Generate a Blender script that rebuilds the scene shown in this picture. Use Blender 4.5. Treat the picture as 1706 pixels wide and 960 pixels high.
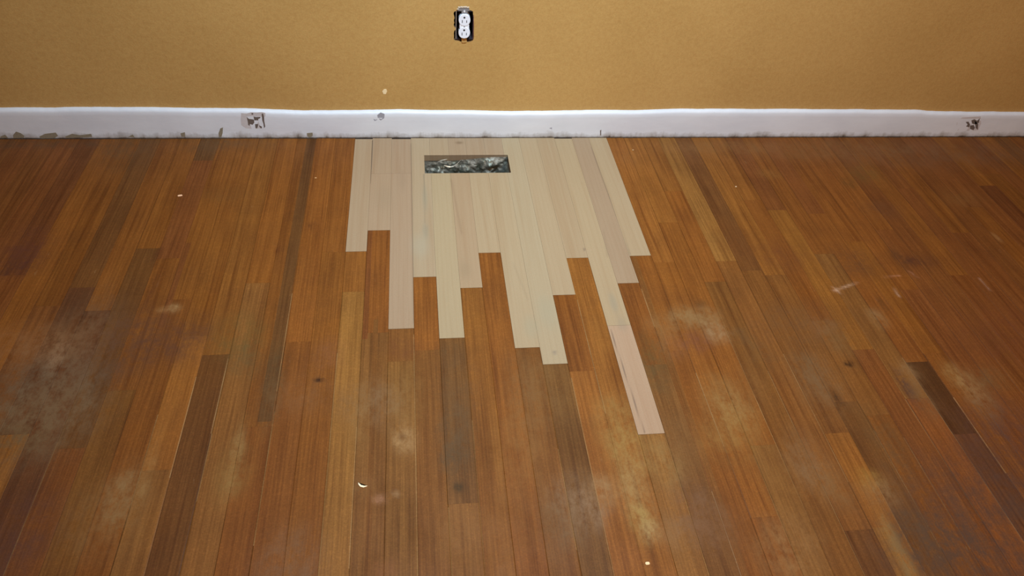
import bpy, bmesh, math, random
import numpy as np
from mathutils import Vector, Matrix
random.seed(7); rng = np.random.default_rng(7)
for o in list(bpy.data.objects): bpy.data.objects.remove(o)
S = bpy.context.scene
C = S.collection

# ---------------- camera ----------------
FPX, PITCH, ROLL, YAW = 1224.98, 0.743867, 0.0871477, -0.168335
CAM = Vector((0.190410, -2.026837, 1.236507))
cy, sy, cp, sp = math.cos(YAW), math.sin(YAW), math.cos(PITCH), math.sin(PITCH)
FW = Vector((-sy*cp, cy*cp, -sp)); R0 = Vector((cy, sy, 0)); U0 = R0.cross(FW)
RT = math.cos(ROLL)*R0 + math.sin(ROLL)*U0; UP = RT.cross(FW)
cd = bpy.data.cameras.new('camera'); cam = bpy.data.objects.new('camera', cd); C.objects.link(cam)
cam.matrix_world = Matrix(((RT.x, UP.x, -FW.x, CAM.x), (RT.y, UP.y, -FW.y, CAM.y), (RT.z, UP.z, -FW.z, CAM.z), (0, 0, 0, 1)))
cd.sensor_width = 36; cd.lens = FPX/1706*36; cd.clip_start = 0.02
S.camera = cam

# ---------------- light ----------------
S.view_settings.view_transform = 'Standard'; S.view_settings.look = 'None'
S.view_settings.gamma = 1; S.view_settings.use_curve_mapping = False
S.view_settings.exposure = 0.0
W = bpy.data.worlds.new('world'); S.world = W; W.use_nodes = True
W.node_tree.nodes['Background'].inputs[0].default_value = (0.5, 0.45, 0.4, 1)
W.node_tree.nodes['Background'].inputs[1].default_value = 0.05
def area(name, loc, target, size, power, col, spread=180):
    l = bpy.data.lights.new(name, 'AREA'); l.shape = 'DISK'; l.size = size; l.energy = power; l.color = col
    l.spread = math.radians(spread)
    o = bpy.data.objects.new(name, l); C.objects.link(o); o.location = loc
    o.rotation_euler = (Vector(target)-Vector(loc)).to_track_quat('-Z', 'Y').to_euler()
    return o
area('cool_centre_light', (0.48, -1.12, 2.34), (0.46, -0.30, 0), 0.30, 40.5, (0.62, 0.84, 1.0), 118)  # unseen source, cone narrowed to give a bright centre and edge falloff
area('warm_fill_light', (1.2, -3.1, 1.75), (0.9, 0, 0.35), 0.9, 37, (1.0, 0.68, 0.44), 180)  # unseen warm fill, added to lift the sides of wall and baseboard

# ---------------- helpers ----------------
w = 0.05715          # board width
WY = 0.014           # wall plane; the baseboard face is Y = 0
def ray(px, py):
    return FW + RT*((px-853)/FPX) - UP*((py-480)/FPX)
def on_floor(px, py, z=0.0):
    d = ray(px, py); t = (z-CAM.z)/d.z; return CAM + d*t
def on_wall(px, py, Y=WY):
    d = ray(px, py); t = (Y-CAM.y)/d.y; return CAM + d*t
def lin(c):
    return tuple((v/255/12.92 if v/255 <= 0.04045 else ((v/255+0.055)/1.055)**2.4) for v in c)
def link(name, me, mat=None, parent=None):
    o = bpy.data.objects.new(name, me); C.objects.link(o)
    if mat: me.materials.append(mat)
    if parent: o.parent = parent
    return o
def obj(name, bm, mat=None, parent=None, smooth=False):
    me = bpy.data.meshes.new(name); bmesh.ops.recalc_face_normals(bm, faces=bm.faces)
    bm.to_mesh(me); bm.free()
    if smooth:
        for p in me.polygons: p.use_smooth = True
    return link(name, me, mat, parent)
def tag(o, label=None, cat=None, group=None, kind=None):
    if label: o['label'] = label
    if cat: o['category'] = cat
    if group: o['group'] = group
    if kind: o['kind'] = kind
    return o
def empty(name, loc):
    o = bpy.data.objects.new(name, None); C.objects.link(o); o.location = loc; o.empty_display_size = .02; return o
def unparent_loc(o):   # keep world coordinates of a child whose mesh is written in world space
    o.matrix_parent_inverse = Matrix.Translation(-o.parent.location); return o
def prism(bm, pts, axis, a, b, bevel=0.0):
    """closed outline extruded between a (far) and b (front) along axis 'z' or 'y'"""
    def P(p, h): return (p[0], p[1], h) if axis == 'z' else (p[0], h, p[1])
    va = [bm.verts.new(P(p, a)) for p in pts]; vb = [bm.verts.new(P(p, b)) for p in pts]
    fa = bm.faces.new(va[::-1]); fb = bm.faces.new(vb); n = len(pts)
    for i in range(n): bm.faces.new((va[i], va[(i+1) % n], vb[(i+1) % n], vb[i]))
    if bevel:
        bmesh.ops.bevel(bm, geom=list(fb.edges), offset=bevel, segments=2, affect='EDGES', profile=0.5)
    return fb
def box(bm, x0, x1, y0, y1, z0, z1, bevel=0):
    r = bmesh.ops.create_cube(bm, size=1, matrix=Matrix.Translation(((x0+x1)/2, (y0+y1)/2, (z0+z1)/2)) @ Matrix.Diagonal((x1-x0, y1-y0, z1-z0, 1)))
    if bevel:
        es = set(e for v in r['verts'] for e in v.link_edges)
        bmesh.ops.bevel(bm, geom=list(es), offset=bevel, segments=2, affect='EDGES')

# ---------------- materials ----------------
class NT:
    def __init__(s, name):
        s.m = bpy.data.materials.new(name); s.m.use_nodes = True; s.t = s.m.node_tree; s.b = s.t.nodes['Principled BSDF']
    def n(s, typ, ins=None, **kw):
        nd = s.t.nodes.new(typ)
        for k, v in kw.items(): setattr(nd, k, v)
        for k, v in (ins or {}).items():
            if isinstance(v, bpy.types.NodeSocket): s.t.links.new(v, nd.inputs[k])
            else: nd.inputs[k].default_value = v
        return nd
    def l(s, a, b): s.t.links.new(a, b)
    def noise(s, vec, scale, detail=4, rough=.55):
        return s.n('ShaderNodeTexNoise', {'Vector': vec, 'Scale': scale, 'Detail': detail, 'Roughness': rough}).outputs['Fac']
    def mp(s, vec, sc):
        return s.n('ShaderNodeMapping', {'Vector': vec, 'Scale': sc}).outputs[0]
    def rng(s, v, a, b, c=0., d=1.):
        return s.n('ShaderNodeMapRange', {'Value': v, 'From Min': a, 'From Max': b, 'To Min': c, 'To Max': d}).outputs[0]
    def mix(s, f, a, b, blend='MIX'):
        nd = s.n('ShaderNodeMix', data_type='RGBA', blend_type=blend)
        for k, v in ((0, f), (6, a), (7, b)):
            if isinstance(v, bpy.types.NodeSocket): s.l(v, nd.inputs[k])
            else: nd.inputs[k].default_value = v if k == 0 else (*v[:3], 1)
        return nd.outputs[2]
    def math(s, op, a, b=0.):
        return s.n('ShaderNodeMath', {0: a, 1: b}, operation=op).outputs[0]
    def bump(s, h, st, dist):
        s.l(s.n('ShaderNodeBump', {'Height': h, 'Strength': st, 'Distance': dist}).outputs[0], s.b.inputs['Normal'])
def plain(name, rgb, rough=.5, metal=0., spec=.5, var=.12, sc=60):
    t = NT(name); co = t.n('ShaderNodeTexCoord').outputs['Object']
    c = lin(rgb); f = t.noise(co, sc)
    t.l(t.mix(f, tuple(v*(1-var) for v in c), tuple(min(1, v*(1+var)) for v in c)), t.b.inputs['Base Color'])
    t.b.inputs['Roughness'].default_value = rough; t.b.inputs['Metallic'].default_value = metal
    t.b.inputs['Specular IOR Level'].default_value = spec
    return t.m

def mat_floor():
    t = NT('old_varnished_floorboards')
    col = t.n('ShaderNodeAttribute', attribute_name='col').outputs['Color']
    st = t.n('ShaderNodeAttribute', attribute_name='stain')
    gc = t.n('ShaderNodeAttribute', attribute_name='gc').outputs['Vector']
    pos = t.n('ShaderNodeNewGeometry').outputs['Position']
    # long grain lines inside each board, then broad tone changes along it
    g1 = t.noise(t.mp(gc, (260, 5, 1)), 1, 3, .6)
    g2 = t.noise(t.mp(gc, (75, 2.2, 1)), 1, 3, .5)
    g3 = t.noise(t.mp(gc, (22, 3.0, 1)), 1, 3, .5)
    mott = t.noise(t.mp(pos, (1, 1, 1)), 9, 4, .6)
    fine = t.noise(pos, 330, 2, .7)
    fine2 = t.noise(pos, 120, 3, .6)
    c = t.mix(t.rng(g1, .34, .68, .0, .66), col, t.mix(1., col, (.52, .46, .40), 'MULTIPLY'))
    c = t.mix(t.rng(g2, .50, .72, .0, .60), c, t.mix(1., c, (.56, .46, .38), 'MULTIPLY'))
    c = t.mix(t.rng(g2, .45, .20, .0, .28), c, t.mix(1., c, (1.25, 1.28, 1.32), 'MULTIPLY'))
    c = t.mix(t.rng(g3, .35, .70, .0, .30), c, t.mix(1., c, (.78, .66, .58), 'MULTIPLY'))
    c = t.mix(t.rng(mott, .40, .66, .0, .5), c, t.mix(1., c, (.72, .70, .66), 'MULTIPLY'))
    c = t.mix(t.rng(fine, .3, .7, .0, .60), c, t.mix(1., c, (.60, .58, .56), 'MULTIPLY'))
    c = t.mix(t.rng(fine2, .50, .72, .0, .50), c, t.mix(1., c, (1.35, 1.36, 1.42), 'MULTIPLY'))
    # worn, stained and darker places: ragged by two scales of noise
    rag = t.noise(t.mp(pos, (34, 20, 1)), 1, 5, .65)
    rag2 = t.noise(t.mp(pos, (130, 90, 1)), 1, 3, .65)
    rr = t.math('ADD', t.math('MULTIPLY', rag, .75), t.math('MULTIPLY', rag2, .35))
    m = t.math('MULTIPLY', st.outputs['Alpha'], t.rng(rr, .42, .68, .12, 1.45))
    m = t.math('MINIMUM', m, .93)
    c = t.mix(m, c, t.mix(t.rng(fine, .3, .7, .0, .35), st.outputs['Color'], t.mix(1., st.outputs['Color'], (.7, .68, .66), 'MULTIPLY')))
    # light scuffs here and there
    sc = t.noise(t.mp(pos, (55, 16, 1)), 1, 6, .7)
    c = t.mix(t.rng(sc, .66, .80, .0, .30), c, lin((176, 140, 98)))
    t.l(c, t.b.inputs['Base Color'])
    t.l(t.rng(mott, .35, .7, .50, .66), t.b.inputs['Roughness'])
    t.b.inputs['Specular IOR Level'].default_value = .14
    t.bump(t.math('ADD', g1, t.math('MULTIPLY', fine2, .8)), .25, .0006)
    return t.m
def mat_newwood():
    t = NT('bare_new_oak')
    col = t.n('ShaderNodeAttribute', attribute_name='col').outputs['Color']
    gc = t.n('ShaderNodeAttribute', attribute_name='gc').outputs['Vector']
    pos = t.n('ShaderNodeNewGeometry').outputs['Position']
    g1 = t.noise(t.mp(gc, (300, 7, 1)), 1, 3, .6)
    g2 = t.noise(t.mp(gc, (60, 1.7, 1)), 1, 2, .5)
    fine = t.noise(pos, 330, 2, .7)
    wv = t.n('ShaderNodeTexWave', {'Vector': t.mp(gc, (26, 2.2, 1)), 'Scale': 1.0, 'Distortion': 9.0, 'Detail': 3.0, 'Detail Scale': .5}).outputs['Fac']
    c = t.mix(t.rng(g1, .35, .8, .0, .22), col, t.mix(1., col, (.78, .72, .64), 'MULTIPLY'))
    c = t.mix(t.rng(g2, .50, .75, .0, .42), c, t.mix(1., c, (.86, .76, .68), 'MULTIPLY'))
    c = t.mix(t.rng(wv, .72, 1.0, .0, .14), c, t.mix(1., c, (.82, .74, .66), 'MULTIPLY'))
    c = t.mix(t.rng(fine, .3, .7, .0, .35), c, t.mix(1., c, (.80, .78, .76), 'MULTIPLY'))
    st = t.n('ShaderNodeAttribute', attribute_name='stain')
    c = t.mix(st.outputs['Alpha'], c, st.outputs['Color'])
    t.l(c, t.b.inputs['Base Color'])
    t.b.inputs['Roughness'].default_value = .75; t.b.inputs['Specular IOR Level'].default_value = .2
    t.bump(g1, .15, .0004)
    return t.m
def mat_wall():
    t = NT('mustard_wall_paint'); pos = t.n('ShaderNodeNewGeometry').outputs['Position']
    a = t.noise(pos, 3.2, 3, .5); b = t.noise(pos, 75, 3, .6); f = t.noise(pos, 260, 2, .7)
    c = t.mix(t.rng(a, .35, .65), lin((184, 144, 84)), lin((191, 151, 90)))
    c = t.mix(t.rng(f, .3, .7, 0, .6), c, t.mix(1., c, (.80, .76, .72), 'MULTIPLY'))
    c = t.mix(t.rng(b, .42, .7, 0, .5), c, t.mix(1., c, (.88, .80, .74), 'MULTIPLY'))
    t.l(c, t.b.inputs['Base Color']); t.b.inputs['Roughness'].default_value = .62
    t.b.inputs['Specular IOR Level'].default_value = .3
    t.bump(t.math('ADD', b, t.math('MULTIPLY', f, .6)), .35, .0012)
    return t.m
def mat_baseboard():
    t = NT('white_gloss_paint'); pos = t.n('ShaderNodeNewGeometry').outputs['Position']
    sep = t.n('ShaderNodeSeparateXYZ', {'Vector': pos})
    z = sep.outputs['Z']
    a = t.noise(t.mp(pos, (6, 6, 14)), 1, 4, .6); b = t.noise(t.mp(pos, (45, 45, 90)), 1, 4, .65); d = t.noise(t.mp(pos, (14, 14, 3)), 1, 5, .7)
    c = t.mix(t.rng(a, .3, .7), lin((206, 206, 212)), lin((216, 216, 221)))
    # grime along the foot, ragged
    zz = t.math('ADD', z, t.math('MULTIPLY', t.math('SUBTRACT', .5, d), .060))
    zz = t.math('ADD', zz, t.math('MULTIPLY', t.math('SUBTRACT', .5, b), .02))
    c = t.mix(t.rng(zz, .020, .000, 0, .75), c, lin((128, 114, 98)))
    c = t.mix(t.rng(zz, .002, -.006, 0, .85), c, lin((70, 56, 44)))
    c = t.mix(t.rng(t.math('ADD', z, t.math('MULTIPLY', b, -.003)), .0022, .0, 0, .9), c, lin((62, 50, 42)))  # thin dark line right at the bottom edge
    c = t.mix(t.rng(b, .66, .78, 0, .30), c, lin((150, 146, 146)))
    t.l(c, t.b.inputs['Base Color']); t.b.inputs['Roughness'].default_value = .42
    t.bump(t.math('ADD', a, t.math('MULTIPLY', b, .4)), .4, .0015)
    return t.m
M_floor = mat_floor(); M_new = mat_newwood(); M_wall = mat_wall(); M_base = mat_baseboard()
M_ceil = plain('ceiling_paint', (226, 220, 208), .8)
M_sub = plain('subfloor_plywood', (92, 66, 44), .85)
M_white = plain('white_plastic', (226, 226, 234), .35, var=.02)
M_slot = plain('slot_shadow_plastic', (36, 34, 36), .6)
M_steel = plain('galvanized_steel', (150, 148, 150), .45, .55)
M_screw = plain('bright_screw_head', (235, 235, 238), .3, .3)
M_boxm = plain('shaded_box_steel', (44, 38, 46), .6, .2)  # shade of the box interior put into the steel colour
M_rim = plain('box_rim_steel', (170, 152, 138), .5, .3)
M_gyp = plain('torn_drywall_edge', (96, 66, 40), .9)
M_plaster = plain('pale_plaster', (208, 190, 168), .8)

# ---------------- room shell ----------------
XL, XR, YF, ZC = -2.35, 3.45, -3.9, 2.44
def quadbox(name, x0, x1, y0, y1, z0, z1, m):
    bm = bmesh.new(); box(bm, x0, x1, y0, y1, z0, z1); return tag(obj(name, bm, m), kind='structure')
quadbox('wall_left', XL-.1, XL, YF, WY+.1, -.02, ZC, M_wall)
quadbox('wall_right', XR, XR+.1, YF, WY+.1, -.02, ZC, M_wall)
quadbox('wall_front', XL-.1, XR+.1, YF-.1, YF, -.02, ZC, M_wall)
quadbox('ceiling', XL-.1, XR+.1, YF-.1, WY+.1, ZC, ZC+.1, M_ceil)

# back wall with the ragged cut-out around the outlet box
def o3(X, Y, yy=WY):
    p = on_wall(690+X/10.66, Y/10.66, yy); return (p.x, p.z)
hole = [(722,202),(752,193),(800,186),(880,180),(960,180),(1010,186),(1044,203),(1050,300),(1060,380),(1062,470),(1058,560),(1060,640),(1056,690),
        (1040,718),(1000,738),(950,748),(936,736),(930,712),(850,712),(842,738),(826,742),(800,728),(765,720),(725,716),(702,700),(708,640),(704,590),(714,545),(734,528),
        (736,496),(716,484),(702,450),(704,425),(714,404),(706,380),(708,345),(718,325),(712,290),(700,250),(704,222)]
H = [o3(*p) for p in hole]
cx = sum(p[0] for p in H)/len(H); cz = sum(p[1] for p in H)/len(H)
bm = bmesh.new()
n = len(H)
vi = [bm.verts.new((p[0], WY, p[1])) for p in H]
vo = [bm.verts.new((cx+a, WY, cz+b)) for a, b in ((-.06, -.08), (.06, -.08), (.06, .08), (-.06, .08))]
ed = [bm.edges.new((vi[k], vi[(k+1) % n])) for k in range(n)]+[bm.edges.new((vo[k], vo[(k+1) % 4])) for k in range(4)]
bmesh.ops.triangle_fill(bm, edges=ed, use_beauty=True)
vb = [bm.verts.new((p[0], WY+.013, p[1])) for p in H]
lip = []
for i in range(n):
    j = (i+1) % n
    lip.append(bm.faces.new((vi[i], vb[i], vb[j], vi[j])))
def q(x0, x1, z0, z1): bm.faces.new([bm.verts.new((a, WY, b)) for a, b in ((x0, z0), (x1, z0), (x1, z1), (x0, z1))])
q(XL, cx-.06, -.02, ZC); q(cx+.06, XR, -.02, ZC); q(cx-.06, cx+.06, -.02, cz-.08); q(cx-.06, cx+.06, cz+.08, ZC)
for f in bm.faces: f.normal_update()
me = bpy.data.meshes.new('wall_back')
lidx = [f.index for f in bm.faces]; bm.faces.index_update(); lips = {f.index for f in lip}
for f in bm.faces:
    f.normal_update()
    if f.index not in lips and f.normal.y > 0: f.normal_flip()
bm.to_mesh(me); bm.free()
wall = link('wall_back', me, M_wall); me.materials.append(M_gyp)
for p in me.polygons:
    if p.index in lips: p.material_index = 1
tag(wall, kind='structure')
bm = bmesh.new(); box(bm, XL, XR, WY+.10, WY+.12, -.02, ZC)
bk = obj('wall_cavity_backing', bm, M_gyp, wall)

# ---------------- baseboard ----------------
top_px = [(-150,178.5),(0,180.2),(60,180),(150,179.3),(250,179.8),(330,181),(400,181.5),(440,182.6),(480,184.3),(500,184.8),(560,184.8),(620,184),(670,183.3),(720,184.2),(780,184.6),(853,186),(900,185.6),(960,184.6),(1010,184),(1060,184.3),(1100,183),(1130,182.2),(1200,182.3),(1280,182.5),(1400,183.2),(1480,183.4),(1530,184.2),(1545,186),(1600,186.6),(1706,187.6),(1850,189)]
TX = []; TZ = []
for a, b in top_px:
    p = on_wall(a, b, WY-.003); TX.append(p.x); TZ.append(p.z)
def base_top(x): return float(np.interp(x, TX, TZ, left=.100, right=.0955))
xs = np.arange(XL, XR+.001, .006)
wob = np.convolve(rng.normal(0, 1, len(xs)+30), np.ones(9)/9, 'same')[:len(xs)]*.0014
wob2 = np.convolve(rng.normal(0, 1, len(xs)+80), np.ones(25)/25, 'same')[:len(xs)]*.0035
verts = []; faces = []
for i, x in enumerate(xs):
    h = base_top(x)+wob[i]; d = wob2[i]*.35
    prof = [(-.0005, -.004), (0, .003), (.0002+d, .03), (0+d*.5, h-.020), (.0006, h-.009), (.0026, h-.003), (.0065, h-.0008), (.0135, h+.0006), (WY+.0005, h+.0008)]
    verts += [(x, a, b) for a, b in prof]
K = 9
for i in range(len(xs)-1):
    for k in range(K-1): faces.append((i*K+k, (i+1)*K+k, (i+1)*K+k+1, i*K+k+1))
me = bpy.data.meshes.new('baseboard_back'); me.from_pydata(verts, [], faces)
for p in me.polygons: p.use_smooth = True
base = tag(link('baseboard_back', me, M_base), kind='structure')

# ---------------- old floor ----------------
CO = dict(O=(150, 92, 40), OL=(158, 102, 48), T=(162, 116, 63), Y=(168, 120, 64), B=(134, 88, 46), BL=(144, 100, 56),
          D=(104, 70, 42), G=(122, 87, 52), R=(130, 76, 42), DR=(104, 58, 38), K=(18, 14, 22), P=(84, 52, 44), X=(140, 84, 38))
# board index -> [(near end Y, tone)], from the wall towards the camera
SEG = {
 -18: [(-.9,'R'),(-4,'O')], -17: [(-.45,'R'),(-4,'R')], -16: [(-.8,'R'),(-4,'B')], -15: [(-1.0,'R'),(-4,'R')], -14: [(-.61,'DR'),(-1.4,'R'),(-4,'B')],
 -13: [(-1.2,'O'),(-4,'R')], -12: [(-.72,'X'),(-4,'R')], -11: [(-.66,'D'),(-1.08,'P'),(-4,'OL')], -10: [(-.74,'X'),(-4,'P')],
 -9: [(-.52,'O'),(-1.12,'D'),(-4,'R')], -8: [(-.56,'R'),(-.98,'X'),(-4,'B')], -7: [(-.71,'O'),(-4,'X')], -6: [(-.83,'O'),(-1.18,'OL'),(-4,'BL')],
 -5: [(-.89,'OL'),(-4,'D')], -4: [(-.66,'O'),(-1.5,'BL'),(-4,'O')], -3: [(-1.09,'X'),(-4,'X')], -2: [(-.86,'O'),(-1.42,'X'),(-4,'B')],
 -1: [(-.55,'O'),(-1.9,'O'),(-4,'R')], 0: [(-.7,'OL'),(-4,'Y')], 1: [(-.84,'X'),(-1.6,'BL'),(-4,'O')], 2: [(-.93,'B'),(-4,'BL')],
 3: [(-.9,'O'),(-4,'B')], 4: [(-1.291,'G'),(-4,'BL')], 5: [(-1.7,'OL'),(-4,'O')], 6: [(-1.45,'O'),(-4,'B')], 7: [(-1.52,'B'),(-4,'O')],
 8: [(-1.9,'G'),(-4,'O')], 9: [(-.98,'O'),(-4,'OL')], 10: [(-4,'OL')], 11: [(-4,'T')], 12: [(-.97,'X'),(-4,'G')], 13: [(-.93,'O'),(-4,'X')],
 14: [(-.62,'OL'),(-1.36,'O'),(-4,'X')], 15: [(-.45,'OL'),(-1.2,'O'),(-4,'BL')], 16: [(-.3,'OL'),(-.7,'O'),(-1.6,'B'),(-4,'O')],
 17: [(-.62,'T'),(-1.40,'B'),(-4,'D')], 18: [(-.66,'D'),(-1.18,'B'),(-4,'OL')], 19: [(-.68,'OL'),(-1.1,'B'),(-4,'D')],
 20: [(-.35,'OL'),(-.85,'X'),(-1.14,'B'),(-4,'X')], 21: [(-.4,'R'),(-.95,'OL'),(-4,'R')], 22: [(-.6,'X'),(-1.1,'BL'),(-4,'R')],
 23: [(-.42,'R'),(-.995,'X'),(-1.20,'K'),(-4,'P')], 24: [(-.55,'X'),(-.97,'O'),(-4,'X')], 25: [(-.75,'X'),(-4,'R')], 26: [(-.5,'X'),(-4,'R')],
 27: [(-.6,'R'),(-4,'R')], 28: [(-.7,'X'),(-4,'R')], 29: [(-.3,'R'),(-4,'R')], 30: [(-.52,'X'),(-4,'R')], 31: [(-4,'R')], 32: [(-.4,'R'),(-4,'X')], 33: [(-4,'R')],
}
# dark or light strips inside a board: (index, u0, u1, y far, y near, tone)
STRIP = [(-3, .48, 1.0, 0, -1.08, 'D'), (1, .0, .22, -.39, -.86, 'R'), (1, .42, .6, -.8, -1.5, 'B'), (7, 0, .3, -.86, -1.5, 'B'),
         (-8, .0, 1, 0, -.12, 'D'), (18, 0, .5, -1.40, -1.50, 'T'), (13, .0, .28, -.55, -1.5, 'B'), (-7, .0, .25, -.5, -.8, 'R')]
PATCH_END = {}   # filled below: new boards cover these
# board edges measured on the photograph
def fx(px, py): return on_floor(px, py).x
def fy(px, py): return on_floor(px, py).y
LE = {0: [(575.8,419.6),(591.8,232)], 1: [(610.9,419.3),(612.5,384.1),(620.7,232)], 2: [(649.3,384.1),(648,548.3)], 3: [(690.3,547.7),(688,462)], 4: [(726.4,461.6),(732.4,564.4)],
      5: [(773.4,563.1),(767.5,480.3)], 6: [(803.3,479.4),(797.7,421.9)], 7: [(834.1,420.9),(857.8,580.2)], 8: [(899.8,579.2),(904,607.8)], 9: [(945.1,606.1),(921.8,492.2)],
      10: [(957.6,491.2),(944.8,430.4)], 11: [(979.3,429.5),(1063.6,724.3)], 12: [(1107.6,723),(1029.1,472.8)], 13: [(1063.3,471.5),(1050.2,427.2)], 14: [(1082.7,425.5),(1012.1,232)]}
EDGE = {i: i*w for i in range(-45, 66)}
for i, pts in LE.items(): EDGE[i] = sum(fx(*p) for p in pts)/len(pts)
ENDS = {0: (593,419.4), 1: (631,384.1), 2: (669,548), 3: (707,461.8), 4: (753,563.7), 5: (785,479.9), 6: (816,421.4), 7: (879,579.7), 8: (924,607), 9: (940,491.7), 10: (962,430), 11: (1085,723.6), 12: (1046,472.1), 13: (1066,426.4)}
PEND = {i: fy(*p) for i, p in ENDS.items()}
VX0, VX1 = fx(707, 273), fx(848.5, 273)
VY0, VY1 = fy(777, 258.5), fy(777, 288.5)      # far, near edge of the vent opening

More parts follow.
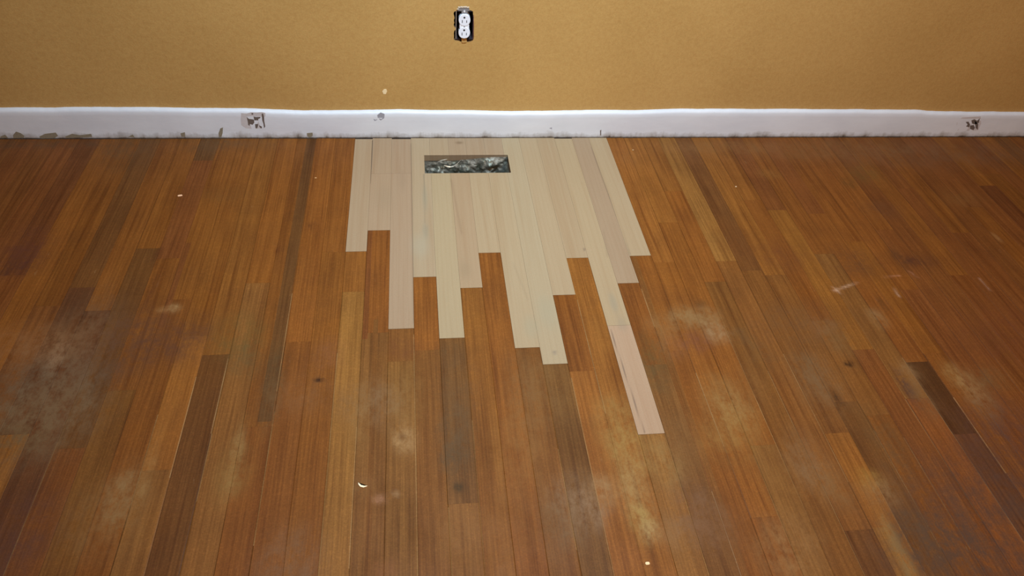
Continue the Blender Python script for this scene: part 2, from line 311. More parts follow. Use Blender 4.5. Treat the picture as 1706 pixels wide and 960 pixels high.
# worn / stained places and broad darker patches in photo pixels -> floor positions: (px, py, rx, ry, colour, strength)
ST = [
 (88,640,.090,.15,(106,88,74),.80),(70,690,.085,.08,(112,98,80),.65),(98,592,.014,.035,(170,150,132),.7),(30,575,.12,.05,(150,104,72),.5),
 (150,560,.05,.12,(118,84,60),.5),(250,560,.09,.07,(96,62,46),.45),(210,580,.05,.08,(92,60,48),.4),(300,575,.06,.05,(96,60,44),.45),
 (290,513,.012,.012,(190,160,120),.8),(270,516,.012,.008,(170,130,90),.6),(398,560,.05,.06,(110,86,48),.5),(410,600,.03,.05,(104,84,54),.45),
 (350,240,.06,.04,(92,70,48),.5),(205,250,.07,.10,(96,70,46),.45),(60,240,.25,.02,(84,64,50),.5),(400,240,.12,.03,(110,76,50),.4),
 (202,825,.022,.05,(150,128,96),.75),(180,860,.06,.07,(134,106,74),.5),(245,790,.010,.07,(160,128,86),.5),(393,765,.012,.07,(166,140,96),.6),(385,790,.03,.05,(140,112,66),.5),
 (480,945,.05,.06,(116,96,84),.6),(455,640,.018,.10,(92,74,50),.6),(532,633,.009,.005,(40,20,8),2.5),(500,660,.06,.05,(130,92,66),.4),
 (545,590,.03,.04,(140,92,70),.4),(673,732,.020,.030,(184,152,112),.85),(670,728,.006,.008,(110,76,48),1.0),(672,660,.035,.07,(148,116,70),.5),(622,672,.05,.05,(130,112,92),.55),
 (672,580,.03,.03,(112,68,40),.6),(760,735,.03,.07,(98,78,58),.6),(753,765,.02,.03,(90,72,54),.5),(765,812,.010,.010,(66,52,34),.8),(746,580,.02,.02,(100,76,50),.4),(760,650,.04,.10,(110,82,56),.4),
 (605,812,.02,.02,(150,120,84),.3),(633,832,.011,.008,(196,150,130),.8),(660,823,.006,.006,(190,160,130),.5),(640,950,.02,.015,(150,100,76),.4),
 (905,650,.05,.09,(118,96,64),.5),(870,670,.03,.12,(122,92,62),.5),(960,840,.045,.05,(138,120,102),.75),(985,855,.02,.03,(150,130,112),.5),(940,880,.04,.05,(108,92,70),.5),
 (1005,815,.020,.03,(170,144,108),.6),(1040,740,.035,.07,(166,140,84),.6),(1050,760,.03,.04,(170,140,86),.5),(1058,820,.025,.06,(176,150,104),.7),(1070,870,.020,.035,(178,156,96),.7),(1082,885,.016,.02,(186,164,122),.6),
 (1110,770,.03,.05,(158,132,86),.6),(1130,890,.03,.04,(150,120,86),.5),(1010,560,.02,.05,(150,104,50),.4),(1030,700,.04,.06,(162,132,80),.5),
 (1108,545,.040,.035,(142,108,72),.55),(1140,528,.035,.030,(142,118,84),.75),(1175,530,.035,.035,(140,116,84),.75),(1193,555,.028,.028,(156,132,104),.75),(1120,580,.03,.03,(148,104,78),.45),(1158,570,.03,.03,(118,72,54),.6),
 (1165,506,.02,.012,(96,60,28),.5),(1085,590,.03,.05,(98,76,44),.6),(1088,630,.03,.05,(100,78,50),.5),(1205,665,.04,.06,(150,120,78),.55),(1225,690,.04,.05,(158,132,86),.6),(1210,730,.05,.05,(156,122,70),.5),
 (1240,560,.02,.03,(104,76,48),.5),(1270,590,.03,.04,(110,80,50),.4),(1130,740,.03,.06,(118,94,64),.5),(1160,855,.04,.06,(116,88,72),.5),(1190,880,.05,.05,(120,90,68),.5),
 (1330,540,.10,.06,(110,78,52),.45),(1370,545,.03,.03,(124,90,66),.5),(1370,650,.05,.07,(118,92,66),.55),(1400,570,.03,.05,(112,92,62),.5),(1355,620,.04,.06,(114,88,64),.5),(1415,606,.009,.007,(34,20,12),2.5),(1393,662,.008,.022,(54,36,24),.9),
 (1345,780,.035,.05,(124,106,86),.6),(1395,815,.03,.05,(120,98,70),.5),(1335,740,.03,.04,(120,96,72),.4),(1450,800,.022,.022,(168,132,58),.6),(1470,820,.03,.03,(150,124,92),.65),(1320,905,.05,.06,(150,116,78),.55),(1300,930,.04,.04,(150,120,84),.4),
 (1500,920,.012,.055,(190,164,108),.9),(1530,890,.04,.04,(98,80,58),.6),(1560,900,.10,.05,(90,66,54),.4),(1480,740,.03,.08,(104,78,50),.5),
 (1590,628,.018,.035,(150,124,82),.7),(1625,655,.028,.06,(152,122,86),.8),(1650,630,.04,.03,(110,84,56),.5),(1515,620,.02,.03,(132,110,84),.6),(1510,645,.012,.045,(74,54,52),.8),(1540,665,.018,.05,(110,90,68),.6),
 (1462,530,.02,.03,(140,116,86),.6),(1473,510,.006,.03,(76,48,28),.7),(1685,560,.12,.10,(110,62,42),.4),(1660,700,.08,.06,(96,64,56),.4),
 (1415,305,.018,.022,(88,62,30),.7),(1440,290,.05,.05,(112,84,44),.45),(1420,435,.06,.05,(92,60,40),.5),(1300,425,.06,.05,(106,62,36),.5),(1500,430,.02,.05,(86,54,34),.6),(1530,435,.04,.02,(78,46,36),.6),
 (1400,250,.30,.05,(122,90,58),.5),(1600,260,.35,.06,(116,84,64),.4),(1200,245,.15,.03,(128,96,62),.45),(1280,290,.03,.02,(146,110,62),.4),(1470,350,.05,.04,(104,66,44),.4),(1600,330,.06,.04,(122,90,56),.4),
 (1660,395,.005,.02,(176,140,100),.5),(1230,400,.05,.06,(112,66,30),.45),(1050,265,.03,.03,(130,92,56),.3),
 (520,375,.012,.012,(96,54,26),.7),(463,418,.006,.018,(88,44,22),.8),(262,429,.008,.03,(84,44,24),.8),(252,485,.005,.05,(84,46,28),.7),(370,325,.05,.03,(116,78,40),.4),
 (10,445,.05,.03,(66,42,36),.5),(40,420,.05,.08,(92,52,46),.5),(330,555,.02,.03,(104,66,44),.4),(20,735,.05,.03,(100,80,48),.3),
 (1650,880,.14,.14,(78,60,56),.6),(1560,935,.10,.06,(84,64,54),.5),(1690,760,.08,.10,(84,58,54),.45),(20,900,.06,.08,(84,56,54),.5),(860,760,.05,.10,(150,108,60),.4),(830,900,.05,.08,(140,100,60),.35),(600,700,.02,.10,(150,118,72),.4),(760,890,.03,.05,(146,108,66),.5),(1300,800,.04,.08,(140,104,58),.4),(1250,640,.03,.05,(136,98,56),.4),  # starts with broad darker patches over the near corners
]
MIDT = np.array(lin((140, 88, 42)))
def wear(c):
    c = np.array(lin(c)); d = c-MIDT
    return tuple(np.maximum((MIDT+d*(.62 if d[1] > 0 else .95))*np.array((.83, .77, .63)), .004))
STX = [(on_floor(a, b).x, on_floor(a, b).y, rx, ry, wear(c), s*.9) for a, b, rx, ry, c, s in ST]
# thin scratches: (px0,py0,px1,py1,width,colour,strength)
SC = [(1389,485,1428,471,.0035,(190,150,120),.75),(1388,478,1400,489,.003,(190,150,120),.5),(1490,480,1498,494,.003,(180,140,110),.7),(1631,464,1650,484,.003,(170,130,105),.6),(1473,462,1500,459,.003,(176,120,90),.5),(1515,452,1530,463,.003,(176,120,90),.6),
      (1060,740,1072,775,.003,(110,60,28),.5)]
SCX = [(on_floor(a, b), on_floor(c, d), wd, lin(cc), s) for a, b, c, d, wd, cc, s in SC]
SCX = [(a, b, wd, c, s_*.7) for a, b, wd, c, s_ in SCX]
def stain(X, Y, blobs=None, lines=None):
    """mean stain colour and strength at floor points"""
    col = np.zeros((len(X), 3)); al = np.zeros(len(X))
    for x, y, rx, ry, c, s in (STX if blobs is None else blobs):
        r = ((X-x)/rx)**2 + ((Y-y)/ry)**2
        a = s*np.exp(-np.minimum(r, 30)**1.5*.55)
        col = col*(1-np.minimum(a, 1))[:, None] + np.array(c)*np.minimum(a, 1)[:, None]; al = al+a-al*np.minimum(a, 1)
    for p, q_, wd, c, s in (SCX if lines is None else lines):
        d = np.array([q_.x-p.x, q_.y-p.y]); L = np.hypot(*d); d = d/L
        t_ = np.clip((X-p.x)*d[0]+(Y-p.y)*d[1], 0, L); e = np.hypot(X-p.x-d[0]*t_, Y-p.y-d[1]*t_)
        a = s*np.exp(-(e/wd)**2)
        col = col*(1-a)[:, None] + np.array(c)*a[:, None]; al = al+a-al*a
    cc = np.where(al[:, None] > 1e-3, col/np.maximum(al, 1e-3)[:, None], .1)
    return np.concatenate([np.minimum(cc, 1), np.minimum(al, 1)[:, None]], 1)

# pale worn arrises: (edge index, y far, y near, side) ; side 0 = board left of the edge, 1 = board right of it
PALE = [(9,-1.0,-1.7,1),(16,-.86,-1.42,0),(18,-.95,-1.3,0),(13,-1.30,-1.6,1),(15,-1.22,-1.42,0),(-9,-1.1,-1.4,1),(-6,-1.05,-1.25,1),(-4,-1.1,-1.25,1),(-2,-1.05,-1.35,1),(-2,-.7,-1.0,0),
        (0,-.9,-2,1),(10,-.75,-1.1,1),(12,-1.14,-1.6,0),(8,-1.18,-1.4,0),(3,-.85,-1.6,0),(4,-1.3,-1.5,1),(5,-1.1,-1.6,1),(20,-1.18,-1.45,0),(23,-.98,-1.5,0),(22,-1.1,-1.4,0),(24,-1.1,-1.3,1),(17,-1.0,-1.5,0),(19,-1.3,-1.5,0),(1,-1.1,-1.4,0),(-5,-.95,-1.2,0),(-4,-.9,-1.1,0),(21,-1.2,-1.45,0),(13,-.72,-.85,1),(14,-1.0,-1.2,1)]
PALE_D = {}
for e, a, b, s in PALE: PALE_D.setdefault((e, s), []).append((a, b))

FT = np.array((.88, .83, .66)); MEAN = np.array(lin((140, 88, 42)))*FT
V = []; F = []; CL = []; GC = []      # per-face corner data as 4-corner lists
zt = 0.0
def tone(name, jit=True):
    c = np.array(lin(CO[name]))*FT; c = MEAN+(c-MEAN)*.62
    if jit: c = c*(1+rng.normal(0, .035))*(1+rng.normal(0, .012, 3))
    return c
for i in range(-41, 61):
    x0, x1 = EDGE[i]+.00003, EDGE[i+1]-.00003
    segs = SEG.get(i)
    if segs is None:
        segs = []; y = -rng.uniform(.2, .9)
        while y > -3.9:
            segs.append((y, ['R', 'X', 'B', 'R', 'DR', 'O'][rng.integers(6)])); y -= rng.uniform(.4, 1.0)
    # extend towards the far side of the room with further boards
    segs = list(segs); last = segs[-1]
    segs[-1] = (min(-2.0-rng.uniform(0, .3), -2.0), last[1]); y = segs[-1][0]
    while y > -3.9:
        y = max(y-rng.uniform(.4, .9), -3.9); segs.append((y, ['O', 'X', 'B', 'OL'][rng.integers(4)]))
    ya = -.0012 - (rng.uniform(0, .0015))
    start = PEND.get(i)
    if not (x1 > XL and x0 < XR): continue
    for (ye, nm) in segs:
        y0 = ya; ya = ye
        if start is not None:
            if ye >= start-.004: continue
            y0 = min(y0, start)
        if y0-ye < .003: continue
        y1 = ye+.00005; y0_ = y0-.00005
        base_c = tone(nm); off = rng.uniform(0, 60, 3)
        vis = -22 <= i <= 44
        step = .006 if vis and y0 > -1.7 else .25
        ny = max(2, int((y0_-y1)/step)+1)
        ys = np.linspace(y0_, y1, ny)
        bv = .0008; dkf = [rng.choice([.62, .85, .95, .78]) for _ in (0, 1)]
        strips = [s for s in STRIP if s[0] == i]
        nu = 8 if vis else 1
        us = np.linspace(0, 1, nu+1)
        for s in strips:
            for e in (s[1], s[2]):
                if 0 < e < 1: us = np.sort(np.append(us, e))
        xsr = np.concatenate([[x0], x0+us*(x1-x0), [x1]])
        zr = np.concatenate([[zt-bv*.8], np.full(len(us), zt), [zt-bv*.8]])
        wl = .0020 if any(b < y0 and a_ > ye for a_, b in PALE_D.get((i, 1), [])) else bv
        wr = .0020 if any(b < y0 and a_ > ye for a_, b in PALE_D.get((i+1, 0), [])) else bv
        xsr[1] = x0+wl; xsr[-2] = x1-wr
        m = len(xsr); b0 = len(V)
        for yy in ys:
            for a, z_ in zip(xsr, zr): V.append((a, yy, z_))
        pl = base_c*.3+np.array(lin((176, 136, 88)))*.62
        dk = base_c*.62
        wave = rng.uniform(0, 6.28)
        for r in range(ny-1):
            ym = (ys[r]+ys[r+1])/2
            for k in range(m-1):
                F.append((b0+r*m+k, b0+(r+1)*m+k, b0+(r+1)*m+k+1, b0+r*m+k+1))
                if k == 0 or k == m-2:
                    side = (i, 1) if k == 0 else (i+1, 0)
                    pale = any(b <= ym <= a for a, b in PALE_D.get(side, []))
                    fr = .5+.5*math.sin(ym*43+wave)*math.sin(ym*17+wave*2)
                    c = (pl*(.55+.45*fr)+base_c*(.45-.45*fr)) if pale else base_c*dkf[0 if k == 0 else 1]
                else:
                    c = base_c
                    um = ((xsr[k]+xsr[k+1])/2-x0)/(x1-x0)
                    for (_, u0, u1, ya_, yb_, t_) in strips:
                        if u0 <= um <= u1 and yb_ <= ym <= ya_:
                            c = MEAN+(np.array(lin(CO[t_]))*FT-MEAN)*.75
                CL.append(c); GC.append(off)
        # vertical ends so that gaps read as dark seams
        for r in (0, ny-1):
            e = [b0+r*m+k for k in range(m)]
            b1 = len(V)
            V += [(V[e[0]][0], V[e[0]][1], zt-.018), (V[e[-1]][0], V[e[-1]][1], zt-.018)]
            F.append(tuple(e[::-1]+[b1, b1+1]) if r == 0 else tuple(e+[b1+1, b1])); CL.append(dk*.6); GC.append(off)
me = bpy.data.meshes.new('floor'); me.from_pydata(V, [], F); me.update()
VA = np.array(V)
li = np.zeros(len(me.loops), dtype=np.int32); me.loops.foreach_get('vertex_index', li)
tot = np.zeros(len(me.polygons), dtype=np.int32); me.polygons.foreach_get('loop_total', tot)
pc = np.repeat(np.array(CL), tot, 0); gof = np.repeat(np.array(GC), tot, 0)
a = me.attributes.new('col', 'FLOAT_COLOR', 'CORNER'); a.data.foreach_set('color', np.concatenate([pc, np.ones((len(pc), 1))], 1).astype(np.float32).ravel())
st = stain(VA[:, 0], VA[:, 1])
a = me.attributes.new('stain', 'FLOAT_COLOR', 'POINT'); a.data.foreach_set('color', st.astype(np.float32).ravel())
g = VA[li]+gof; g[:, 2] = gof[:, 2]
a = me.attributes.new('gc', 'FLOAT_VECTOR', 'CORNER'); a.data.foreach_set('vector', g.astype(np.float32).ravel())
floor = tag(link('floor', me, M_floor), kind='structure')
# subfloor with the duct opening, under the boards
bm = bmesh.new()
for x0, x1, y0, y1 in ((XL, VX0, -3.9, WY), (VX1, XR, -3.9, WY), (VX0, VX1, -3.9, VY1), (VX0, VX1, VY0, WY)):
    box(bm, x0, x1, y0, y1, -.040, -.0192)
obj('subfloor', bm, M_sub, floor)

# ---------------- new boards of the repair ----------------
patch = tag(empty('floor_patch', (EDGE[7], -.3, 0)), 'stepped patch of pale bare new floorboards let into the old floor around the duct opening', 'floor patch')
NC = {0: (200,172,138), 1: (198,168,136), 2: (196,166,136), 3: (204,182,148), 4: (206,186,146), 5: (198,168,132), 6: (204,180,142), 7: (206,184,146), 8: (206,188,152),
      9: (204,180,142), 10: (200,174,136), 11: (206,182,142), 12: (188,160,130), 13: (206,182,144)}
NST = [(924,588,.0045,.0035,(120,106,96),.6),(973.5,416,.0028,.0028,(90,70,60),.9),(1022,505,.008,.03,(150,138,116),.5),(1036,540,.010,.02,(150,134,112),.4),(765,238,.010,.006,(120,92,66),.7),
       (708,330,.006,.05,(150,140,116),.45),(709,385,.007,.03,(140,134,114),.4),(700,410,.02,.04,(170,158,134),.4),(775,450,.012,.03,(150,126,96),.35),(835,560,.02,.03,(160,150,120),.2),(640,330,.02,.05,(150,126,98),.25),(670,300,.012,.05,(152,124,98),.3),(912,520,.02,.05,(160,150,124),.35),(885,545,.015,.03,(158,150,124),.3)]
NSTX = [(on_floor(a, b).x, on_floor(a, b).y, rx, ry, tuple(np.array(lin(c))*.8), s) for a, b, rx, ry, c, s in NST]
NSC = [(620.5,234,617.5,306,.0009,(70,50,36),.8),(1017,549,1047,640,.0011,(110,84,66),.75),(1047,640,1074,722,.0011,(110,84,66),.75),(752,300,769,390,.003,(146,116,88),.45),(855,440,880,500,.002,(150,126,98),.35),(706,290,708,372,.0012,(110,100,84),.5),(1006,385,1012,428,.003,(150,124,96),.4),
       (684.5,240,689.5,540,.0012,(120,96,74),.5),(985,246,1050,425,.0010,(120,96,74),.5)]
NSCX = [(on_floor(a, b), on_floor(c, d), wd, tuple(np.array(lin(cc))*.8), s) for a, b, c, d, wd, cc, s in NSC]
def new_board(i, pts, col, bev=.0002, label=None, strips=()):
    bm = bmesh.new(); prism(bm, pts, 'z', -.019, .0004, bev)
    xs0 = [p[0] for p in pts]; ys0 = [p[1] for p in pts]
    for k in np.arange(min(xs0)+.003, max(xs0)-.001, .003):
        bmesh.ops.bisect_plane(bm, geom=bm.verts[:]+bm.edges[:]+bm.faces[:], plane_co=(k, 0, 0), plane_no=(1, 0, 0))
    for k in np.arange(min(ys0)+.006, max(ys0)-.001, .006):
        bmesh.ops.bisect_plane(bm, geom=bm.verts[:]+bm.edges[:]+bm.faces[:], plane_co=(0, k, 0), plane_no=(0, 1, 0))
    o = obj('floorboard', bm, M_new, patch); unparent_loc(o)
    VV = np.array([list(v.co) for v in o.data.vertices])
    a = o.data.attributes.new('stain', 'FLOAT_COLOR', 'POINT'); a.data.foreach_set('color', stain(VV[:, 0], VV[:, 1], NSTX, NSCX).astype(np.float32).ravel())
    me = o.data; c = np.array(lin(tuple(a*.62+b*.38 for a, b in zip(col, (203, 177, 142)))))*np.array((.585, .54, .515)); off = rng.uniform(0, 50, 3)
    n_ = len(me.loops)
    cc = np.tile(np.append(c, 1), (n_, 1))
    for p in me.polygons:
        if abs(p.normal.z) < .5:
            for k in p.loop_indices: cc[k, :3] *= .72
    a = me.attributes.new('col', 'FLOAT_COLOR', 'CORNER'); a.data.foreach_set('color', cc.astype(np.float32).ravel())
    vv = np.array([list(me.vertices[l.vertex_index].co) for l in me.loops])+off; vv[:, 2] = off[2]
    a = me.attributes.new('gc', 'FLOAT_VECTOR', 'CORNER'); a.data.foreach_set('vector', vv.astype(np.float32).ravel())
    if label: o['label'] = label
    return o
def rect(x0, x1, y0, y1): return [(x0, y0), (x1, y0), (x1, y1), (x0, y1)]
YJ = fy(640, 289.5); YL = fy(1015, 543)
for i in range(14):
    x0, x1 = EDGE[i]+.0001, EDGE[i+1]-.0001
    yt = {0: -.0065, 2: -.007, 11: -.006}.get(i, -.0015)
    ye = PEND[i]+.0004; c = NC[i]
    if i in (1, 2):
        new_board(i, rect(x0, x1, YJ+.0002, yt), tuple(v-3 for v in c)); new_board(i, rect(x0, x1, ye, YJ-.0002), c)
    elif i == 3:
        new_board(i, [(x0, ye), (x1, ye), (x1, VY1), (VX0, VY1), (VX0, VY0), (x1, VY0), (x1, yt), (x0, yt)], c)
    elif i in (4, 5, 6, 7):
        new_board(i, rect(x0, x1, VY0, yt), (190, 164, 134) if i in (5, 6, 7) else (198, 174, 140)); new_board(i, rect(x0, x1, ye, VY1), c)
    elif i == 8:
        new_board(i, [(x0, ye), (x1, ye), (x1, yt), (x0, yt), (x0, VY0), (VX1, VY0), (VX1, VY1), (x0, VY1)], c)
    elif i == 11:
        new_board(i, rect(x0, x1, YL+.0002, yt), c); new_board(i, rect(x0, x1, ye, YL-.0002), (212, 176, 146), label='pinkish new floorboard end running furthest into the old floor')
    else:
        new_board(i, rect(x0, x1, ye, yt), c)

# ---------------- duct below the opening ----------------
def mat_foil():
    t = NT('crumpled_duct_metal'); pos = t.n('ShaderNodeNewGeometry').outputs['Position']
    a = t.noise(pos, 45, 3, .6)
    c = t.mix(t.rng(a, .35, .65), lin((98, 100, 88)), lin((142, 138, 128)))
    t.l(c, t.b.inputs['Base Color']); t.b.inputs['Metallic'].default_value = .6
    t.l(t.rng(a, .3, .7, .42, .62), t.b.inputs['Roughness'])
    t.bump(t.n('ShaderNodeTexVoronoi', {'Vector': pos, 'Scale': 75.}).outputs['Distance'], .7, .004)
    return t.m
M_foil = mat_foil()
duct = tag(empty('floor_duct', ((VX0+VX1)/2, (VY0+VY1)/2, -.12)), 'open heating duct lined with crumpled shiny metal, sunk in the pale floor patch', 'air duct')
from mathutils import noise as mn
def crumple_wall(P0, P1, z0, z1, nrm, nx, nz, up=0.):
    bm = bmesh.new(); g = []
    for a in range(nx+1):
        row = []
        for b in range(nz+1):
            u = a/nx; v = b/nz
            zz0 = z0+(up*min(1, max(0, (u-.35)*2.2)) if up else 0)
            p = Vector((P0[0]+(P1[0]-P0[0])*u, P0[1]+(P1[1]-P0[1])*u, zz0+(z1-zz0)*v))
            s = mn.noise(p*28)*.010+mn.noise(p*75)*.005+abs(mn.noise(p*50+Vector((7, 3, 1))))*.007+.005
            s *= min(1, v*5)*min(1, 8*u+.15)*min(1, 8*(1-u)+.15)
            row.append(bm.verts.new(p+Vector(nrm)*(max(s, 0)+(.0012+.002*abs(mn.noise(p*90)) if up else 0))))
        g.append(row)
    for a in range(nx):
        for b in range(nz): bm.faces.new((g[a][b], g[a+1][b], g[a+1][b+1], g[a][b+1]))
    o = obj('duct_side', bm, M_foil, duct, smooth=False); unparent_loc(o)
zc = -.0195; zb = -.13
crumple_wall((VX0, VY0), (VX1, VY0), zc, zb, (0, -1, 0), 80, 30, .013)
crumple_wall((VX0, VY1), (VX1, VY1), zc, zb, (0, 1, 0), 54, 24)
crumple_wall((VX0, VY0), (VX0, VY1), zc, zb, (1, 0, 0), 22, 24)
crumple_wall((VX1, VY0), (VX1, VY1), zc, zb, (-1, 0, 0), 22, 24)
bm = bmesh.new(); box(bm, VX0, VX1, VY1, VY0, zb-.002, zb); unparent_loc(obj('duct_bottom', bm, M_foil, duct))
# highlights on the crumpled metal, built as slivers in a pale colour
def ribbon(pts, wd, th):
    bm = bmesh.new(); prev = None
    for k, p in enumerate(pts):
        s = wd*math.sin(math.pi*(k+.35)/(len(pts)-.3))
        vs = [bm.verts.new(p+Vector((0, 0, s/2))), bm.verts.new(p+Vector((0, -s*.4, 0))), bm.verts.new(p+Vector((0, th, -s/2)))]
        if prev:
            for j in range(3): bm.faces.new((prev[j], vs[j], vs[(j+1) % 3], prev[(j+1) % 3]))
        prev = vs
    return bm
M_highlight = plain('foil_highlight_metal', (215, 208, 190), .3, .6)
pts = []
for X, Y in ((470,385),(520,402),(570,412),(620,402),(665,375),(700,340),(735,305)):
    pts.append(on_wall(690+X/9.478, 235+Y/9.478, VY0-.026))
unparent_loc(obj('foil_highlight', ribbon(pts, .0062, .003), M_highlight, duct))
pts = [on_wall(690+X/9.478, 235+Y/9.478, VY0-.024) for X, Y in ((370,335),(420,310),(470,300),(520,290))]
unparent_loc(obj('foil_highlight', ribbon(pts, .003, .002), M_highlight, duct))

# ---------------- outlet ----------------
p0 = on_wall(773, 43)
outlet = tag(empty('electrical_outlet', (p0.x, WY, p0.z)), 'white duplex outlet without cover plate in a ragged cut-out of the mustard wall', 'outlet')
def part(name, bm, m, par=outlet, smooth=False, lab=None):
    o = obj(name, bm, m, par, smooth)
    o.matrix_parent_inverse = Matrix.Translation(-outlet.location)
    if par is not outlet: o.matrix_parent_inverse = Matrix.Identity(4)
    if lab: o['label'] = lab
    return o
bx0, bz1 = o3(742, 196); bx1, bz0 = o3(1048, 694)
bm = bmesh.new(); tk = .0016; yf, yb = WY+.001, WY+.062
box(bm, bx0, bx0+tk, yf, yb, bz0, bz1); box(bm, bx1-tk, bx1, yf, yb, bz0, bz1)
box(bm, bx0, bx1, yf, yb, bz0-tk, bz0); box(bm, bx0, bx1, yf, yb, bz1-tk, bz1); box(bm, bx0, bx1, yb, yb+.002, bz0, bz1)
jb = part('junction_box', bm, M_boxm)
bm = bmesh.new(); box(bm, bx0-.0002, bx0+.0016, yf-.0012, yf+.004, bz0, bz1); part('box_rim', bm, M_rim, lab='pale metal rim of the junction box, left side')
bm = bmesh.new(); box(bm, bx1-.0014, bx1, yf-.0012, yf+.004, bz0, bz1-.01); part('box_rim', bm, plain('rusty_rim', (110, 66, 66), .6, .2), lab='reddish rim of the junction box, right side')
# receptacle body: two round-shouldered sockets joined at the waist
xc = o3(889, 470)[0]
def outline(cz_, hw, hh, k=24):
    pts = []
    for a in range(k):
        t_ = 2*math.pi*a/k; c, s = math.cos(t_), math.sin(t_); R_ = hw
        pts.append((xc+R_*c, cz_+max(-hh, min(hh, R_*s*1.06))))
    out = []
    for p in pts:
        if not out or (abs(p[0]-out[-1][0])+abs(p[1]-out[-1][1])) > 1e-5: out.append(p)
    return out
zt_, zb_ = o3(889, 256, WY-.006)[1], o3(889, 676, WY-.006)[1]
hw = .0166; L = zt_-zb_; hh = L*.235
zu = zt_-hh; zl = zb_+hh; yF = WY-.008
bm = bmesh.new(); prism(bm, outline(zu, hw, hh), 'y', WY+.02, yF, .0012)
su = part('socket', bm, M_white)
bm = bmesh.new(); prism(bm, outline(zl, hw, hh), 'y', WY+.02, yF, .0012)
sl = part('socket', bm, M_white)
bm = bmesh.new(); box(bm, xc-.0135, xc+.0135, yF+.0010, WY+.022, zl+hh-.004, zu-hh+.004, .0006)
box(bm, xc-.0140, xc+.0140, WY+.006, WY+.030, zb_+.007, zt_-.007, .001)
part('receptacle_body', bm, M_white)
def cyl(bm, x, z, y0, y1, r, n_=16):
    prism(bm, [(x+r*math.cos(2*math.pi*k/n_), z+r*math.sin(2*math.pi*k/n_)) for k in range(n_)], 'y', y1, y0)
for zc_, sk in ((zu, su), (zl, sl)):
    bm = bmesh.new(); cyl(bm, xc-.0004, zc_+.0078, yF-.00015, yF+.002, .0029); part('ground_hole', bm, M_slot, sk)
    for dx, hh_ in ((-.0063, .0042), (.0062, .0036)):
        bm = bmesh.new(); box(bm, xc+dx-.0010, xc+dx+.0010, yF-.00015, yF+.002, zc_-.0035-hh_, zc_-.0035+hh_); part('slot', bm, M_slot, sk)
bm = bmesh.new(); cyl(bm, xc, (zu+zl)/2, yF+.0002, yF+.002, .0019); part('centre_screw', bm, M_steel)
# mounting strap and its ears
zs0 = zt_-.002; ze0, ze1 = o3(889, 196, WY-.002)[1], o3(889, 121, WY-.002)[1]
bm = bmesh.new(); box(bm, xc-.0085, xc+.0085, WY-.0030, WY-.0016, zs0, ze0+.001, .0003)
ex0, ex1 = o3(768, 150)[0], o3(985, 150)[0]
prism(bm, [(ex0+.001, ze0), (ex1-.001, ze0), (ex1, ze0+.003), (ex1-.003, ze1-.001), (ex1-.008, ze1), (ex0+.006, ze1), (ex0+.002, ze1-.003), (ex0, ze0+.003)], 'y', WY-.0005, WY-.0030, .0004)
part('mounting_strap', bm, M_steel)
bm = bmesh.new(); xs_, zs_ = o3(892, 203, WY-.004); cyl(bm, xs_, zs_, WY-.0048, WY-.003, .0027); part('strap_screw', bm, M_screw)
bm = bmesh.new(); a_ = o3(838, 680); b_ = o3(934, 752)
prism(bm, [(a_[0], a_[1]), (a_[0]+.001, b_[1]+.001), (a_[0]+.003, b_[1]-.001), (b_[0]-.002, b_[1]), (b_[0], b_[1]+.003), (b_[0]-.001, a_[1])], 'y', WY+.004, WY-.0022, .0005)
part('lower_ear', bm, M_wall, lab='lower strap ear smeared with wall paint')
bm = bmesh.new()
for (X, Y, s) in ((800,128,.004),(850,124,.005),(905,123,.005),(955,130,.004),(778,160,.003)):
    x_, z_ = o3(X, Y, WY-.003); m = [(x_+s*(1+.3*math.sin(k*2.3+X))*math.cos(k*.785), z_+s*.45*(1+.25*math.sin(k*1.7+X))*math.sin(k*.785)) for k in range(8)]
    prism(bm, m, 'y', WY-.0025, WY-.0042, .0003)
part('plaster_smear', bm, M_plaster)

# ---------------- marks on the baseboard and wall ----------------
def splat(name, outl, Y, th, m, par, lab=None):
    """outline in photo pixels laid on the plane Y, with thickness th"""
    P = [on_wall(a, b, Y) for a, b in outl]; bm = bmesh.new()
    prism(bm, [(p.x, p.z) for p in P], 'y', Y+.001, Y-th, th*.3)
    o = obj(name, bm, m, par)
    if lab: o['label'] = lab
    return o
M_scr = plain('scraped_paper_residue', (192, 184, 184), .9, var=.12, sc=140)
M_dk = plain('dark_glue_residue', (100, 86, 78), .9, var=.3, sc=200)
M_gr = plain('grey_scuff', (150, 148, 156), .9, var=.2, sc=200)
M_dirt = plain('foot_dirt', (132, 120, 100), .95, var=.35, sc=220)
def z8(pts): return [(380+a/13.71, 170+b/13.71) for a, b in pts]
YB = 0.0004
splat('torn_residue', z8([(300,250),(420,262),(520,235),(660,240),(780,232),(850,250),(856,400),(872,560),(836,612),(700,600),(560,615),(400,590),(300,520),(288,400)]), YB, .0004, M_scr, base, 'scraped patch with torn paper residue')
for pl_ in ([(425,340),(470,385),(590,400),(600,470),(560,520),(495,500),(490,545),(460,520),(448,440)], [(580,330),(640,345),(740,340),(735,370),(690,385),(690,420),(650,415),(600,420)], [(615,505),(690,500),(680,560),(660,605),(625,595)],
            [(710,530),(770,560),(775,600),(745,598),(715,565)], [(765,270),(800,262),(822,330),(828,440),(850,560),(820,600),(808,500),(780,420)], [(530,255),(570,250),(575,285),(540,290)]):
    splat('dark_residue', z8(pl_), YB-.0004, .0003, M_dk, base)
def z7(pts): return [(1130+a/2.962, 150+b/2.962) for a, b in pts]
splat('torn_residue', z7([(1375,160),(1400,135),(1492,130),(1494,165),(1480,198),(1430,202),(1370,200)]), YB, .0004, M_scr, base, 'scraped patch with torn paper residue')
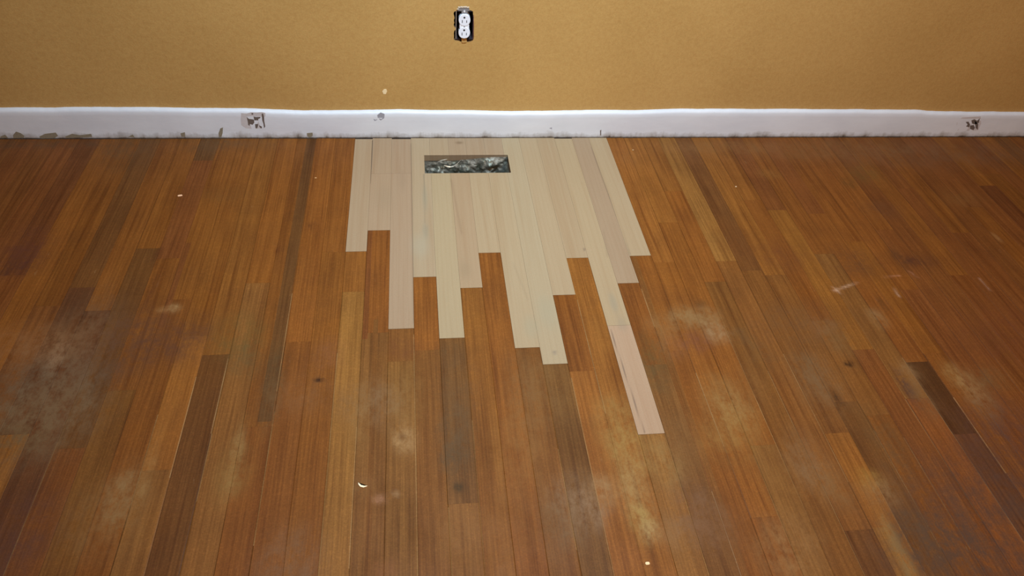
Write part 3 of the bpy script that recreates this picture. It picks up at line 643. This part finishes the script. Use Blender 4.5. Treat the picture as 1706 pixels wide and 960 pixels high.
for pl_ in ([(1418,158),(1432,156),(1440,170),(1436,184),(1420,180),(1428,170)], [(1446,150),(1462,144),(1474,152),(1488,140),(1484,160),(1466,170),(1450,166)], [(1440,176),(1458,172),(1464,186),(1456,198),(1440,192)], [(1462,150),(1480,168),(1478,196),(1468,188)]):
    splat('dark_residue', z7(pl_), YB-.0004, .0003, M_dk, base)
def z6(pts): return [(560+a/2.993, 130+b/2.993) for a, b in pts]
splat('scuff', z6([(205,185),(222,172),(242,180),(240,200),(222,212),(208,200)]), YB, .0003, M_gr, base)
splat('scuff', z6([(186,205),(200,198),(206,208),(192,215)]), YB, .0003, M_gr, base)
splat('scuff', z6([(990,255),(1003,250),(1006,258),(995,262)]), YB, .0002, M_gr, base)
splat('scuff', z6([(1062,250),(1076,246),(1076,256)]), YB, .0002, M_gr, base)
splat('nick', z6([(1316,262),(1322,258),(1321,290),(1316,290)]), YB, .0003, M_dk, base)
def z5(pts): return [(a/2.993, 150+b/2.993) for a, b in pts]
for pl_ in ([(1090,215),(1098,192),(1112,186),(1110,215),(1104,235),(1092,235)], [(1530,215),(1558,212),(1560,226),(1545,238),(1532,230)], [(65,225),(80,207),(104,215),(122,228),(118,238),(68,240)], [(196,232),(225,218),(278,212),(290,228),(270,240),(205,242)],
            [(325,232),(360,218),(400,225),(455,218),(460,234),(330,240)], [(900,216),(922,210),(924,232),(905,232)], [(2,232),(25,222),(40,238),(2,240)], [(640,232),(662,222),(672,236)]):
    splat('grime', z5(pl_), YB-.0002, .0006, M_dirt, base)
for pl_ in ([(300,140),(335,136),(332,148),(308,152)], [(372,146),(392,144),(388,156),(374,156)], [(470,146),(512,136),(508,146),(474,156)]):
    splat('scuff', z7(pl_), YB, .0002, plain('faint_scuff', (188, 188, 194), .8), base)
splat('wall_nick', z6([(230,66),(238,56),(250,55),(254,66),(248,80),(236,80)]), WY, .0008, plain('exposed_plaster', (232, 206, 160), .9), wall)

# ---------------- crumbs and chips on the old floor ----------------
def chip(name, px, py, L_, W_, ang, col, label, cat, curve=0., group=None, th=.0016):
    p = on_floor(px, py); bm = bmesh.new(); n_ = 10; top = []; bot = []
    for k in range(n_+1):
        t_ = k/n_-.5; wd = W_/2*math.sqrt(max(0.02, 1-(2*t_)**4))*(1+.15*math.sin(k*2.1+px))
        top.append((t_*L_, wd+curve*(t_*t_)*L_)); bot.append((t_*L_, -wd+curve*(t_*t_)*L_))
    prism(bm, top+bot[::-1], 'z', 0, th, th*.3)
    o = obj(name, bm, plain(name+'_surface', col, .8)); o.location = (p.x, p.y, .0003); o.rotation_euler = (0, 0, ang)
    return tag(o, label, cat, group)
chip('wood_chip', 300, 326.5, .0125, .0055, .25, (240, 190, 150), 'pale pink chip lying alone on the old boards towards the left of the baseboard', 'chip')
chip('wood_shaving', 602.5, 811, .0195, .0038, -.45, (244, 224, 190), 'curled cream shaving on the worn boards near the camera, left of the dark board end', 'shaving', curve=1.0)
chip('wood_chip', 1078.5, 939.5, .0085, .0052, .05, (236, 206, 160), 'small cream chip near the camera below the tip of the longest new board', 'chip')
chip('paint_crumb', 1226, 311.5, .0050, .0040, .3, (206, 176, 140), 'tiny whitish crumb on old boards to the right of the pale patch', 'crumb')
chip('paint_crumb', 1054.5, 250.5, .0050, .0036, 0, (190, 154, 112), 'tiny tan crumb close to the baseboard just right of the pale patch', 'crumb')
chip('paint_crumb', 526, 297, .0060, .0032, .1, (196, 150, 100), 'tiny tan crumb on old boards between the dark seam and the pale patch', 'crumb')
